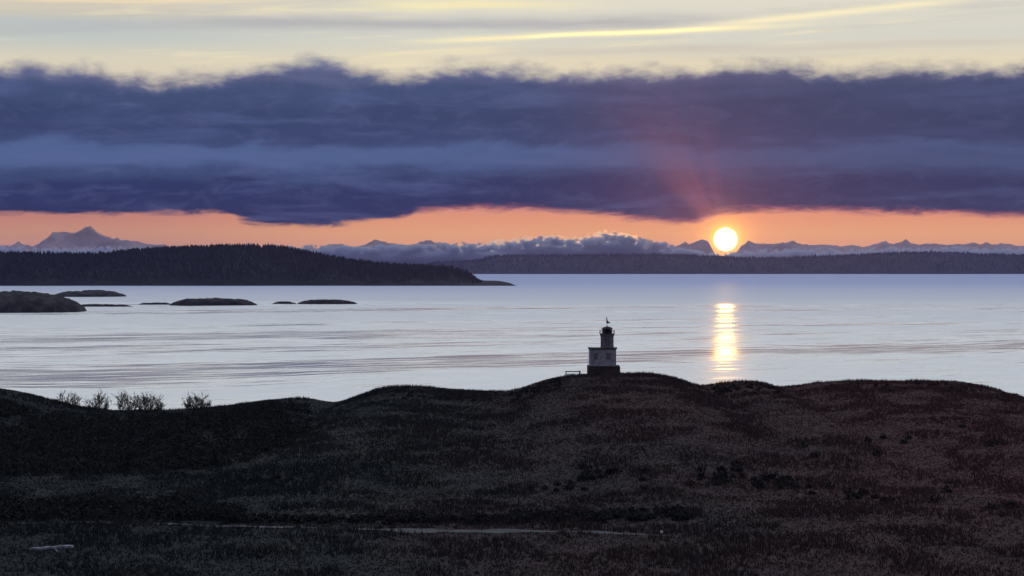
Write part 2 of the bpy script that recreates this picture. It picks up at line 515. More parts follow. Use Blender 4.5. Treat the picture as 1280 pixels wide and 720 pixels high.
# ------------------------------------------------------------------ water
def water_mat():
    m = bpy.data.materials.new('sea_water'); m.use_nodes = True
    t = m.node_tree; t.nodes.clear(); n = NT(t)
    g = t.nodes.new('ShaderNodeNewGeometry')
    x, y, z = n.sep(g.outputs['Position'])
    # tide streaks: long lanes of smooth water between wind-roughened patches
    yy = n.sub(y, n.mul(x, 0.55))
    wx = n.mul(n.sub(n.noise(n.vec(n.mul(x, 0.004), n.mul(yy, 0.002), 1.0), 1.0, 4, 0.55), 0.5), 160.0)
    yw = n.add(yy, wx)
    a = n.noise(n.vec(n.mul(x, 0.0011), n.mul(yw, 0.0042), 5.0), 1.0, 7, 0.62)
    b = n.noise(n.vec(n.mul(x, 0.006), n.mul(yw, 0.028), 8.0), 1.0, 6, 0.65)
    c = n.noise(n.vec(n.mul(x, 0.00035), n.mul(yw, 0.0010), 15.0), 1.0, 5, 0.6)
    f = n.add(n.add(n.mul(a, 0.58), n.mul(b, 0.24)), n.mul(c, 0.18))
    f = n.add(f, n.mul(n.gauss(y, 1480.0, 420.0), 0.035))     # the main tide lane
    fl = n.noise(n.vec(n.mul(x, 0.014), n.mul(yw, 0.10), 31.0), 1.0, 5, 0.7)
    slick = n.mul(n.sstep(f, 0.495, 0.585), n.sstep(fl, 0.33, 0.52, 0.45, 1.0))                    # 1 = smooth lane
    far = n.sstep(y, 2500.0, 3300.0)
    slick = n.mul(slick, n.sub(1.0, n.mul(far, 0.92)))
    wind = n.sstep(y, 700.0, 2600.0, 0.44, 0.54)       # more chop further out
    slick = n.m('ADD', slick, n.mul(n.mul(n.sstep(fl, 0.49, 0.66), 0.85), n.sub(1.0, far)), clamp=True)
    rough = n.add(n.add(n.mul(wind, n.sub(1.0, slick)), n.mul(slick, n.sstep(fl, 0.40, 0.62, 0.19, 0.115))), n.mul(n.sub(b, 0.5), 0.06))
    # fine chop
    chop = n.noise(n.vec(n.mul(x, 0.05), n.mul(y, 0.16), 3.0), 1.0, 5, 0.6)
    bp = t.nodes.new('ShaderNodeBump'); bp.inputs['Strength'].default_value = 0.5; bp.inputs['Distance'].default_value = 0.10
    t.links.new(chop, bp.inputs['Height'])
    p = t.nodes.new('ShaderNodeBsdfPrincipled')
    p.inputs['Base Color'].default_value = (0.020, 0.034, 0.050, 1)
    p.inputs['IOR'].default_value = 1.333
    t.links.new(rough, p.inputs['Roughness'])
    t.links.new(bp.outputs[0], p.inputs['Normal'])
    sh = t.nodes.new('ShaderNodeBsdfAnisotropic')      # sheen of the sky at this grazing angle
    off = n.sstep(y, 1300.0, 7500.0)                    # blue of the haze over far water, painted into the sheen colour
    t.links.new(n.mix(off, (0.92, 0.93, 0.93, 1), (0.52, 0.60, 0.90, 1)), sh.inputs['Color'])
    t.links.new(rough, sh.inputs['Roughness'])
    t.links.new(bp.outputs[0], sh.inputs['Normal'])
    lw = t.nodes.new('ShaderNodeLayerWeight'); lw.inputs['Blend'].default_value = 0.5
    m0 = t.nodes.new('ShaderNodeMixShader')
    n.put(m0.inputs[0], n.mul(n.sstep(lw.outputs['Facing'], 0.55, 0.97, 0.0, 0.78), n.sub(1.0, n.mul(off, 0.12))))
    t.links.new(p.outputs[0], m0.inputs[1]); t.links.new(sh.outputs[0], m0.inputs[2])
    gl = t.nodes.new('ShaderNodeBsdfAnisotropic')      # the glassy facets that carry the glitter of the sun
    gl.inputs['Color'].default_value = (0.9, 0.92, 0.95, 1)
    gl.inputs['Roughness'].default_value = 0.085
    rip = n.noise(n.vec(n.mul(x, 0.02), n.mul(y, 0.045), 23.0), 1.0, 6, 0.75)
    near = n.mul(n.sub(1.0, n.sstep(y, 2100.0, 3000.0)), n.sstep(y, 600.0, 1100.0, 0.15, 1.0))
    mx = t.nodes.new('ShaderNodeMixShader')
    n.put(mx.inputs[0], n.mul(n.mul(n.sstep(rip, 0.44, 0.66, 0.0, 1.0), 0.005), near))
    t.links.new(m0.outputs[0], mx.inputs[1]); t.links.new(gl.outputs[0], mx.inputs[2])
    o = t.nodes.new('ShaderNodeOutputMaterial')
    t.links.new(mx.outputs[0], o.inputs['Surface'])
    return m


WX, WY0, WY1 = 13500.0, -900.0, 25500.0
nxw, nyw = 28, 28
gx, gy = np.meshgrid(np.linspace(-WX, WX, nxw), np.linspace(WY0, WY1, nyw))
me = np_mesh('sea', np.stack([gx.ravel(), gy.ravel(), np.zeros(gx.size)], 1), grid_faces(nxw, nyw))
tag(link('water', me, water_mat()), kind='structure')

# far coastal plain beyond the strait, on which the mountains stand
gx, gy = np.meshgrid(np.linspace(-60000, 60000, 20), np.linspace(27500, 130000, 20))
me = np_mesh('plain', np.stack([gx.ravel(), gy.ravel(), np.full(gx.size, -1.5)], 1), grid_faces(20, 20))
tag(link('ground', me, M_plain), kind='structure')

# ------------------------------------------------------------------ headland terrain
sil = np.array([(-700, 455), (-350, 470), (-150, 478), (-60, 481), (0, 487), (30, 493), (60, 502), (100, 511), (140, 514), (200, 514), (260, 511), (300, 506),
                (330, 501), (375, 498), (398, 501), (415, 505), (440, 498), (470, 487), (495, 484.5), (520, 484), (560, 487), (600, 489.5), (640, 490.5), (665, 481),
                (690, 473), (715, 470), (735, 468), (775, 467.5), (820, 468), (850, 475), (880, 484.5), (900, 480), (930, 477), (955, 478), (970, 485.5), (1000, 482),
                (1040, 478), (1090, 477), (1140, 477), (1190, 477.5), (1215, 479), (1235, 486), (1258, 496), (1280, 499), (1330, 504), (1450, 508), (1700, 515), (2100, 520)], float)


def sil_py(px):
    # smooth interpolation through the outline
    o = 0
    for d in (-9, -4, 0, 4, 9):
        o = o + np.interp(px + d, sil[:, 0], sil[:, 1])
    return o / 5


def ridge_y(x):
    return 427 + 14 * vnoise(np.asarray(x) / 70.0, 0.3, 5) * smooth((np.abs(np.asarray(x) - 17.6) - 8) / 40)


def terrain_h(x, y):
    x = np.asarray(x, float); y = np.asarray(y, float)
    yr = ridge_y(x)
    px = 640 + F * x / yr
    zr = HC - (sil_py(px) - HOR) / F * yr
    zflat = 18.3 + 0.35 * fbm(x / 40, y / 40, 3, 11)
    zc = 43.3
    near = zc + (zflat - zc) * smooth(np.clip(y - 3, 0, None) / 172) ** 0.85
    zn = np.where(y > 3, near, zc)
    # rise of the hill
    y0 = 268.0
    t = np.clip((y - y0) / (yr - y0), 0, 1)
    s = 1 - (1 - t) ** 1.9
    z = zn * (1 - s) + zr * s
    z = z + 0.45 * fbm(x / 16, y / 24, 4, 31) * np.sin(np.pi * t) + 0.12 * fbm(x / 3.5, y / 5, 3, 41) * smooth((y - 180) / 60) * (1 - 0.5 * t)
    # fall to the shore behind the ridge
    d = np.clip(y - yr, 0, None)
    z = z - d * d / (2 * 62.0)
    z = np.maximum(z, -9.0 + 0.8 * fbm(x / 20, y / 20, 3, 51))
    # ends of the cape
    e = smooth((np.abs(x) - 215) / 55)
    z = z * (1 - e) - 9 * e * (y > 60) + np.where(y > 60, 0, z * e)
    return z


TX = np.arange(-280, 280.01, 1.4); TY = np.arange(-60, 560.01, 1.7)
gx, gy = np.meshgrid(TX, TY)
TZ = terrain_h(gx, gy)
me = np_mesh('headland', np.stack([gx.ravel(), gy.ravel(), TZ.ravel()], 1), grid_faces(len(TX), len(TY)), True)
tag(link('terrain', me, M_turf), kind='structure')


def hgt(x, y):
    """height of the terrain mesh"""
    x = np.asarray(x, float); y = np.asarray(y, float)
    fx = np.clip((x - TX[0]) / 1.4, 0, len(TX) - 1.001); fy = np.clip((y - TY[0]) / 1.7, 0, len(TY) - 1.001)
    ix = fx.astype(int); iy = fy.astype(int); u = fx - ix; v = fy - iy
    return (TZ[iy, ix] * (1 - u) + TZ[iy, ix + 1] * u) * (1 - v) + (TZ[iy + 1, ix] * (1 - u) + TZ[iy + 1, ix + 1] * u) * v


# gravel path across the foot of the hill
def path_y(x):
    x = np.asarray(x, float)
    return np.interp(x, [-70, -44, -20, 0, 8, 16, 24], [231.5, 230.0, 228.0, 225.6, 223.0, 219.5, 216.0]) + 0.8 * np.sin(x / 9.0) + 0.35 * np.sin(x / 3.7)


def path_w(x):
    x = np.asarray(x, float)
    return np.clip(1.0 + 1.1 * vnoise(x / 5.0, 0.0, 77) + 0.5 * vnoise(x / 1.7, 3.0, 78), 0.12, 2.2) * smooth((x + 58) / 26) * (1 - smooth((x - 6) / 13))


px_ = np.arange(-60, 20, 0.5)
nn = 9
vs = []
for xx in px_:
    c0, w0 = float(path_y(xx)), float(path_w(xx))
    for k in range(nn):
        yy = c0 + (k / (nn - 1) - 0.5) * 2 * w0
        vs.append((xx, yy, float(hgt(xx, yy)) + 0.05))
me = np_mesh('path', vs, grid_faces(nn, len(px_)), True)
tag(link('path', me, M_gravel), kind='structure')

# ------------------------------------------------------------------ grass (stuff)
def dark_band(px, py):
    """places of dark scrub (row/column of the foot as seen from the viewpoint)"""
    a = (px < 300 + 25 * np.sin(py / 3.0)) & (py > 627) & (py < 655)
    b = (py > 647 - (px > 640) * 6) & (py < 659 - 0.004 * px) & (px < 860)
    return a, b


def gen_grass():
    N = 350000
    y = 168 + (448 - 168) * rng.random(N) ** 0.9
    half = y * 0.231 + 52
    x = (rng.random(N) * 2 - 1) * half
    z = hgt(x, y)
    k = (z > 1.5) & ~((np.abs(y - path_y(x)) < path_w(x) * 0.95 + 0.1) & (rng.random(N) < 0.93))
    x, y, z = x[k], y[k], z[k]
    N = len(x)
    clump = 0.45 + 1.0 * smooth(0.5 + 1.2 * fbm(x / 6, y / 8, 4, 91)) ** 1.5
    V = []
    for j in range(3):
        h = (0.16 + 0.34 * rng.random(N) ** 1.6) * clump
        a = rng.random(N) * 2 * np.pi; w = 0.035 + 0.05 * rng.random(N)
        ox = rng.normal(0, 0.12, N); oy = rng.normal(0, 0.12, N)
        lx = rng.normal(0, 0.11, N); ly = rng.normal(0, 0.11, N)
        bx, by = x + ox, y + oy
        p0 = np.stack([bx - w * np.cos(a), by - w * np.sin(a), z - 0.05], 1)
        p1 = np.stack([bx + w * np.cos(a), by + w * np.sin(a), z - 0.05], 1)
        p2 = np.stack([bx + lx, by + ly, z + h], 1)
        V.append(np.stack([p0, p1, p2], 1))
    V = np.concatenate(V, 0).reshape(-1, 3)
    Fc = np.arange(len(V)).reshape(-1, 3)
    me = np_mesh('grass', V, Fc)
    tag(link('grass', me, M_grass), 'short dry winter grass covering the dark headland', 'grass', kind='stuff')


gen_grass()


# ------------------------------------------------------------------ scrub (stuff)
def gen_thicket():
    P = []

    def zone(n, px0, px1, py0, py1, r0, r1, cond=None):
        Y = 26.7 * F / (rng.uniform(py0, py1, n) - HOR)
        X = (rng.uniform(px0, px1, n) - 640) / F * Y
        for xx, yy in zip(X, Y):
            P.append((xx, yy, rng.uniform(r0, r1)))

    # dark scrub on the left shoulder of the ridge
    for _ in range(1500):
        yy = rng.uniform(285, 412); pxx = rng.uniform(-160, 385)
        edge = 385 - max(0, (325 - yy)) * 4.5 + 25 * math.sin(yy / 9)
        if pxx > edge: continue
        P.append(((pxx - 640) / F * yy, yy, rng.uniform(0.5, 1.15)))
    zone(260, -120, 250, 628, 652, 0.5, 1.0)
    zone(70, 250, 300, 638, 652, 0.4, 0.8)
    zone(120, 280, 660, 648, 655, 0.3, 0.6)
    zone(90, 640, 860, 640, 653, 0.3, 0.6)
    def scatter(n, pxc, pyc, sx, sy, r0, r1):
        for _ in range(n):
            Y = 26.7 * F / (rng.normal(pyc, sy) - HOR)
            P.append(((rng.normal(pxc, sx) - 640) / F * Y, Y, rng.uniform(r0, r1)))

    scatter(15, 728, 603, 22, 3.0, 0.3, 0.6)
    scatter(8, 690, 612, 26, 3.0, 0.25, 0.5)
    scatter(24, 900, 604, 36, 5.0, 0.3, 0.75)
    scatter(16, 965, 609, 26, 3.0, 0.3, 0.6)
    scatter(9, 1090, 622, 40, 5.0, 0.3, 0.6)
    zone(10, 1000, 1300, 560, 600, 0.4, 0.8)
    zone(8, 1050, 1330, 615, 640, 0.4, 0.8)
    scatter(16, 318, 600, 24, 2.0, 0.25, 0.45)
    # low shrubs along the top of the ridge on the right
    for _ in range(170):
        pxx = rng.choice([rng.uniform(880, 960), rng.uniform(985, 1240), rng.uniform(470, 620), rng.uniform(640, 700)])
        X = (pxx - 640) / F * 427
        yr = float(ridge_y(X))
        P.append((X, yr - rng.uniform(4, 34), rng.uniform(0.18, 0.36)))
    V = []
    for xx, yy, r in P:
        z = float(hgt(xx, yy))
        n = int(34 + 44 * r)
        d = rng.normal(0, 1, (n, 3)); d /= np.linalg.norm(d, axis=1)[:, None]
        rr = r * rng.random(n) ** 0.4
        c = d * rr[:, None] * np.array([1.25, 1.25, 0.8]) + np.array([xx, yy, z + 0.5 * r])
        s = 0.10 + 0.16 * rng.random((n, 1))
        u = rng.normal(0, 1, (n, 3)); u /= np.linalg.norm(u, axis=1)[:, None]
        v = np.cross(u, rng.normal(0, 1, (n, 3))); v /= np.linalg.norm(v, axis=1)[:, None]
        V.append(np.stack([c - u * s, c + u * s, c + v * s * 1.4], 1))
    V = np.concatenate(V, 0).reshape(-1, 3)
    me = np_mesh('thicket', V, np.arange(len(V)).reshape(-1, 3))
    tag(link('thicket', me, M_thicket), 'low dark scrub spreading over the headland turf', 'scrub', kind='stuff')


gen_thicket()


# ------------------------------------------------------------------ bare bushes on the skyline
def bare_bush(px, pytop, pyfoot, wpx, label, seed, dens=1.0):
    rs = random.Random(seed)
    X = (px - 640) / F * 424
    Y = float(ridge_y(X)) - 2.0
    X = (px - 640) / F * Y
    Z = float(hgt(X, Y))
    H = (pyfoot - pytop) / F * Y + 0.5
    Wd = wpx / F * Y / 2
    root = empty('bare_bush', (X, Y, Z - 0.1))
    tag(root, label, 'bush', 'bare bushes on the left skyline')
    st, tw = MB(), MB()

    def grow(p, d, L, r, lev, mb):
        n = 4
        pts = [p.copy()]; q = p.copy(); dd = d.copy()
        for i in range(n):
            dd = (dd + Vector((rs.gauss(0, .16), rs.gauss(0, .16), rs.gauss(0.05, .10)))).normalized()
            q = q + dd * (L / n); pts.append(q.copy())
        (mb if lev < 1 else tw).tube(pts, [r * (1 - 0.6 * i / n) for i in range(n + 1)], 4 if lev < 2 else 3)
        if lev >= 3: return
        kids = (8, 5, 3)[lev]
        for k in range(kids):
            i = rs.randint(0 if lev == 0 else 1, n)
            nd = (dd + Vector((rs.gauss(0, .65), rs.gauss(0, .55), rs.gauss(0.25, .4)))).normalized()
            grow(pts[i], nd, L * rs.uniform(.34, .62), r * 0.8, lev + 1, mb)

    ns = max(8, int(Wd * 6.0 * dens))
    for k in range(ns):
        u = -1 + 2 * (k + rs.random()) / ns
        base_ = Vector((u * Wd * 0.62, rs.uniform(-0.7, 0.7), 0))
        d = Vector((u * 0.38 + rs.gauss(0, .15), rs.gauss(0, .25), 1)).normalized()
        hh = H * (0.56 + 0.30 * rs.random()) * (1 - 0.35 * u * u)
        grow(base_, d, hh * 0.8, 0.034 + 0.014 * rs.random(), 0, st)
    st.build('stem', M_bark, root); tw.build('twig', M_bark, root)


bare_bush(84, 493, 508, 46, 'faint low bare bush, leftmost and thinnest of the skyline bushes', 1, 0.7)
bare_bush(124, 491, 513, 30, 'dark upright bare bush with a flat spiky top, second from the left', 2, 1.1)
bare_bush(159, 489, 514, 34, 'tallest pale-brown bare bush with an arching stem on the skyline', 3, 1.0)
bare_bush(188, 491, 514, 40, 'broad dense bare bush right beside the tallest skyline bush', 4, 1.3)
bare_bush(246, 493, 511, 46, 'lone domed bare bush standing apart at the right of the others', 5, 1.2)

# ------------------------------------------------------------------ lighthouse
LY = 424.0
LX = (755 - 640) / F * LY
LZ = float(hgt(LX, LY))
u = LY / F                                    # metres per photo pixel here
zpx = lambda py: HC - (py - HOR) / F * LY - LZ     # height above base for a photo row
lh = empty('lighthouse', (LX, LY, LZ))
tag(lh, 'small squat white lighthouse on a dark plinth crowning the headland', 'lighthouse')
z_pl, z_roof, z_gal, z_lan, z_cap = zpx(457.7), zpx(436.4), zpx(418.0), zpx(411.5), zpx(409.6)
MB().box((0, 2.6, z_pl / 2 - 0.5), (40 * u, 6.6, z_pl + 1.0), 0, 0.05).build('plinth', M_conc, lh)
bx0 = (753.6 - 755) * u
bw_ = 33.2 * u
wl = MB().box((bx0, 2.6, (z_pl + z_roof) / 2), (bw_, 5.4, z_roof - z_pl), 0, 0.04).build('wall', M_white, lh)
MB().box((bx0, 2.6, z_roof + 0.07), (bw_ + 0.34, 5.75, 0.2), 0, 0.03).build('roof_slab', M_conc, lh)
# parapet posts at the corners of the flat roof
for sx in (-1, 1):
    MB().box((bx0 + sx * (bw_ / 2 + 0.03), -0.12, z_roof + 0.27), (0.22, 0.22, 0.22), 0, 0.02).build('corner_post', M_conc, lh)
# windows and door of the fog-signal room
for wx_, wz, ww, wh in ((-1.35, z_pl + 1.95, 0.62, 0.95), (1.05, z_pl + 1.95, 0.62, 0.95)):
    w_ = MB().box((bx0 + wx_, -0.115, wz), (ww, 0.05, wh), 0, 0.0).build('window', M_shut, lh)
    f_ = MB()
    f_.box((bx0 + wx_, -0.13, wz - wh / 2 - 0.06), (ww + 0.26, 0.14, 0.10), 0, 0.01).build('sill', M_whitetower, w_)
    f_ = MB()
    for s in (-1, 1): f_.box((bx0 + wx_ + s * (ww / 2 + 0.045), -0.12, wz), (0.08, 0.09, wh), 0)
    f_.box((bx0 + wx_, -0.12, wz + wh / 2 + 0.05), (ww + 0.18, 0.09, 0.09), 0)
    f_.build('frame', M_whitetower, w_)
# octagonal tower
tx = (759.6 - 755) * u; ty = 2.6
rt = 8.4 * u / math.cos(math.pi / 8)
MB().lathe([(rt, z_roof + 0.172), (rt, z_roof + 0.45), (rt * 0.965, z_roof + 0.47), (rt * 0.955, z_gal - 0.55), (rt * 1.02, z_gal - 0.42), (rt * 1.02, z_gal - 0.26), (rt * 1.06, z_gal - 0.18), (rt * 1.06, z_gal)], 8, (tx, ty, 0), math.pi / 8).build('tower', M_whitetower, lh)
tw_ = MB().box((tx, ty - rt * 0.89, z_roof + 1.55), (0.42, 0.06, 0.7), 0).build('window', M_shut, lh)
tw_.name = 'window'
MB().lathe([(rt * 1.12, z_gal + 0.004), (rt * 1.12, z_gal + 0.13)], 8, (tx, ty, 0), math.pi / 8).build('gallery_deck', M_conc, lh)
rl = MB()
ang = [math.pi / 8 + 2 * math.pi * i / 8 for i in range(8)]
ring = [(tx + rt * 1.07 * math.cos(a), ty + rt * 1.07 * math.sin(a)) for a in ang]
for i in range(8):
    (x0, y0), (x1, y1) = ring[i], ring[(i + 1) % 8]
    rl.tube([(x0, y0, z_gal + 0.12), (x0, y0, z_gal + 0.72)], 0.055, 5)
    for hz in (0.42, 0.70):
        rl.tube([(x0, y0, z_gal + hz), (x1, y1, z_gal + hz)], 0.04, 4)
rl.build('railing', M_dark, lh)
r2 = 6.0 * u / math.cos(math.pi / 8)
MB().lathe([(r2, z_gal + 0.134), (r2, z_lan)], 8, (tx, ty, 0), math.pi / 8).build('lantern_room', M_dark, lh)
lr = MB()
for i in range(8):
    a = 2 * math.pi * i / 8
    lr.box((tx + r2 * 0.935 * math.cos(a), ty + r2 * 0.935 * math.sin(a), (z_gal + z_lan) / 2 + 0.15), (0.03, r2 * 0.55, 0.5), a)
lr.build('lantern_pane', M_glass, lh)
MB().lathe([(r2 * 1.16, z_lan + 0.003), (r2 * 1.14, z_lan + 0.10), (r2 * 0.6, z_cap + 0.10), (0.10, z_cap + 0.22), (0.08, z_cap + 0.34)], 16, (tx, ty, 0)).build('lantern_cap', M_dark, lh)
ztop = zpx(397.2)
mast = MB().tube([(tx, ty, z_cap + 0.3), (tx, ty, ztop - 0.95), (tx, ty, ztop)], [0.038, 0.034, 0.03], 6).build('mast', M_whitetower, lh)
vn = MB()
zb = zpx(404.6)
vn.tube([(tx - 0.06, ty, ztop + 0.02), (tx - 0.04, ty, zb + 0.55), (tx - 0.02, ty, zb)], [0.09, 0.10, 0.06], 6)
for a, b, c, d in ((0.0, 0.62, 0.0, 0.05), ):
    pts = [(tx - 0.14, zb - 0.02), (tx + 0.60, zb), (tx + 0.60, zb + 0.16), (tx + 0.30, zb + 0.30), (tx - 0.02, zb + 0.62), (tx - 0.14, zb + 0.55)]
    A = [vn.bm.verts.new((p, ty - 0.03, q)) for p, q in pts]; B = [vn.bm.verts.new((p, ty + 0.03, q)) for p, q in pts]
    vn.bm.faces.new(A); vn.bm.faces.new(B[::-1])
    for i in range(len(pts)):
        j = (i + 1) % len(pts); vn.bm.faces.new((A[i], B[i], B[j], A[j]))
vn.build('weather_vane', M_dark, lh)

# ------------------------------------------------------------------ rail fence by the lighthouse
FY = 424.0
fx0, fx1 = (707.5 - 640) / F * FY, (724.8 - 640) / F * FY
fz0, fz1 = float(hgt(fx0, FY)), float(hgt(fx1, FY))
fe = empty('rail_fence', (fx0, FY, fz0))
tag(fe, 'short pale wooden rail fence left of the lighthouse', 'fence')
zt = HC - (463.6 - HOR) / F * FY - fz0
MB().box((0, 0, zt / 2 - 0.1), (0.2, 0.18, zt + 0.2), 0, 0.015).build('post', M_wood, fe)
MB().box((fx1 - fx0, 0, (zt + fz1 - fz0) / 2 - 0.1), (0.26, 0.24, zt - (fz1 - fz0) + 0.24), 0, 0.02).build('post', M_darkwood, fe)
MB().box(((fx1 - fx0) / 2, 0.13, zt - 0.13), (fx1 - fx0 + 0.2, 0.06, 0.20), 0, 0.01).build('rail', M_wood, fe)
MB().box(((fx1 - fx0) / 2, 0.13, zt - 0.62), (fx1 - fx0 + 0.2, 0.05, 0.09), 0, 0.01).build('rail', M_wood, fe)

# ------------------------------------------------------------------ pale log in the grass, white marker, dead stalks
gY = lambda py: 26.7 * F / (py - HOR)
yl = gY(690)
xl = (64 - 640) / F * yl
lg = empty('driftwood_log', (xl, yl, float(hgt(xl, yl))), R(4))
tag(lg, 'long bleached log lying pale in the dark grass', 'log')
L = 2.05
pts = [(-L + i * (2 * L / 9), 0.05 * math.sin(i * 1.3), 0.42 + 0.022 * i + 0.02 * math.sin(i * 2.1)) for i in range(10)]
MB().tube(pts, [0.05, 0.12, 0.15, 0.14, 0.17, 0.16, 0.20, 0.18, 0.21, 0.15], 10).build('trunk', M_log, lg, True)
MB().tube([(-0.55, -0.02, 0.42), (-0.7, -0.1, 0.16), (-0.78, -0.18, -0.25)], [0.11, 0.12, 0.14], 7).build('branch_stub', M_logend, lg, True)
MB().tube([(1.5, 0, 0.46), (1.62, 0.12, 0.14), (1.66, 0.2, -0.25)], [0.13, 0.13, 0.16], 7).build('branch_stub', M_logend, lg, True)
MB().tube([(0.4, -0.05, 0.42), (0.55, -0.34, 0.28), (0.72, -0.52, 0.22)], [0.09, 0.07, 0.05], 7).build('branch_stub', M_log, lg, True)

ym = gY(671.5)
xm = (827 - 640) / F * ym
mk = empty('marker_post', (xm, ym, float(hgt(xm, ym))))
tag(mk, 'small white-topped marker post beside the end of the gravel path', 'marker')
MB().box((0, 0, 0.14), (0.12, 0.12, 0.4), 0, 0.01).build('post', M_darkwood, mk)
MB().box((0, 0, 0.47), (0.26, 0.16, 0.24), 0, 0.02).build('cap', M_marker, mk)


def stalk(px, pytop, pyfoot, label, seed):
    rs = random.Random(seed)
    Y = gY(pyfoot); X = (px - 640) / F * Y
    Z = float(hgt(X, Y)); H = (pyfoot - pytop) / F * Y
    r = empty('dead_stalk', (X, Y, Z - 0.1))
    tag(r, label, 'plant', 'dead stalks in the foreground grass')
    m = MB()
    p = Vector((0, 0, 0)); P = [p.copy()]
    for i in range(6):
        p = p + Vector((rs.gauss(0, .05), rs.gauss(0, .05), (H + 0.1) / 6)); P.append(p.copy())
    m.tube(P, [0.075, 0.07, 0.065, 0.06, 0.055, 0.05, 0.03], 6).build('stem', M_logend, r)
    t = MB()
    for i in range(26):
        k = rs.randint(1, 6); q = P[k]
        d = Vector((rs.gauss(0, 1), rs.gauss(0, 1), rs.uniform(0.3, 1.6))).normalized() * rs.uniform(0.25, 0.6)
        t.tube([q, q + d * 0.6, q + d + Vector((0, 0, 0.06))], [0.022, 0.018, 0.01], 3)
    t.build('side_shoot', M_logend, r)


stalk(315, 681, 712, 'thin dead stalk, leftmost of three in the foreground grass', 11)
stalk(345, 684, 712, 'short crooked dead stalk between two others', 12)
stalk(374, 678, 713, 'tallest dead stalk, rightmost of the three', 13)


# ------------------------------------------------------------------ islets
def islet(px0, px1, pytop, pyw, depth, label, seed, lump=0.3):
    Y = HC * F / (pyw - HOR)
    x0, x1 = (px0 - 640) / F * Y, (px1 - 640) / F * Y
    H = (pyw - pytop) / F * Y
    nx, ny = 90, 26
    us = np.linspace(-1, 1, nx); vv = np.linspace(-1, 1, ny)
    gu, gv = np.meshgrid(us, vv)
    e = np.clip(1 - np.abs(gu) ** 2.6 - np.abs(gv) ** 2.2, -0.25, 1)
    X = (gu * 0.5) * (x1 - x0) * 1.04
    Yy = (gv + 1) * 0.5 * depth + 3 * vnoise(gu * 4, gv * 2, seed + 3)
    e = np.sign(e) * np.abs(e) ** 0.68
    z = H * (e * (1 + lump * fbm(gu * 3.0, gv * 1.6, 4, seed)) + 0.10 * fbm(gu * 22, gv * 8, 3, seed + 9) * (e > 0)) * 0.92
    me = np_mesh('islet', np.stack([X.ravel(), Yy.ravel(), z.ravel()], 1), grid_faces(nx, ny), True)
    o = link('rock_islet', me, M_islrock)
    o.location = ((x0 + x1) / 2, Y, 0)
    tag(o, label, 'islet', 'rocky islets off the wooded island')


islet(-90, 84, 364.0, 391.0, 150, 'largest dark islet, cut by the left edge of the photo', 101, 0.12)
islet(58, 147, 363.2, 371.2, 120, 'low dark islet just behind the largest one on the left', 102)
islet(92, 163, 380.2, 383.4, 18, 'thin reef barely awash trailing from the tip of the largest islet', 103, 0.5)
islet(172, 214, 378.4, 380.9, 16, 'tiny flat reef between the thin reef and the long humped islet', 104, 0.5)
islet(209, 316, 372.4, 382.0, 60, 'long humped dark islet in the middle of the row', 105, 0.22)
islet(340, 369, 377.0, 380.0, 16, 'tiny flat rock at the left tip of the rightmost islet', 106, 0.4)
islet(371, 444, 374.0, 380.2, 30, 'narrow low islet at the right end of the row', 107, 0.25)


# ------------------------------------------------------------------ wooded island and far shore
def land_sampler(xs, ys, z):
    def f(x, y):
        ix = np.clip(np.searchsorted(xs, x) - 1, 0, len(xs) - 2); iy = np.clip(np.searchsorted(ys, y) - 1, 0, len(ys) - 2)
        u_ = np.clip((x - xs[ix]) / (xs[ix + 1] - xs[ix]), 0, 1); v_ = np.clip((y - ys[iy]) / (ys[iy + 1] - ys[iy]), 0, 1)
        return (z[iy, ix] * (1 - u_) + z[iy, ix + 1] * u_) * (1 - v_) + (z[iy + 1, ix] * (1 - u_) + z[iy + 1, ix + 1] * u_) * v_
    return f


def forest(x, y, z, h, mat, label):
    """conifers as stacked ragged cones, one mesh"""
    N = len(x)
    n = 5
    V = []; Fs = []; off = 0
    for lo, hi, rr in ((0.10, 0.62, 0.26), (0.42, 1.0, 0.17)):
        a = rng.random(N)[:, None] * 6.28 + np.arange(n)[None, :] * 2 * np.pi / n
        r = (h * rr)[:, None] * (0.7 + 0.6 * rng.random((N, n)))
        ring = np.stack([x[:, None] + r * np.cos(a), y[:, None] + r * np.sin(a), (z + h * lo)[:, None] + (h * 0.07)[:, None] * rng.normal(0, 1, (N, n))], 2)
        apex = np.stack([x + rng.normal(0, .02, N) * h, y, z + h * hi], 1)[:, None, :]
        vv = np.concatenate([ring, apex], 1).reshape(-1, 3)
        i0 = off + np.arange(N)[:, None] * (n + 1)
        k = np.arange(n)
        f = np.stack([i0 + k, i0 + (k + 1) % n, np.broadcast_to(i0 + n, (N, n))], 2).reshape(-1, 3)
        V.append(vv); Fs.append(f); off += len(vv)
    me = np_mesh('forest', np.concatenate(V), np.concatenate(Fs))
    tag(link('forest', me, mat), label, 'forest', kind='stuff')


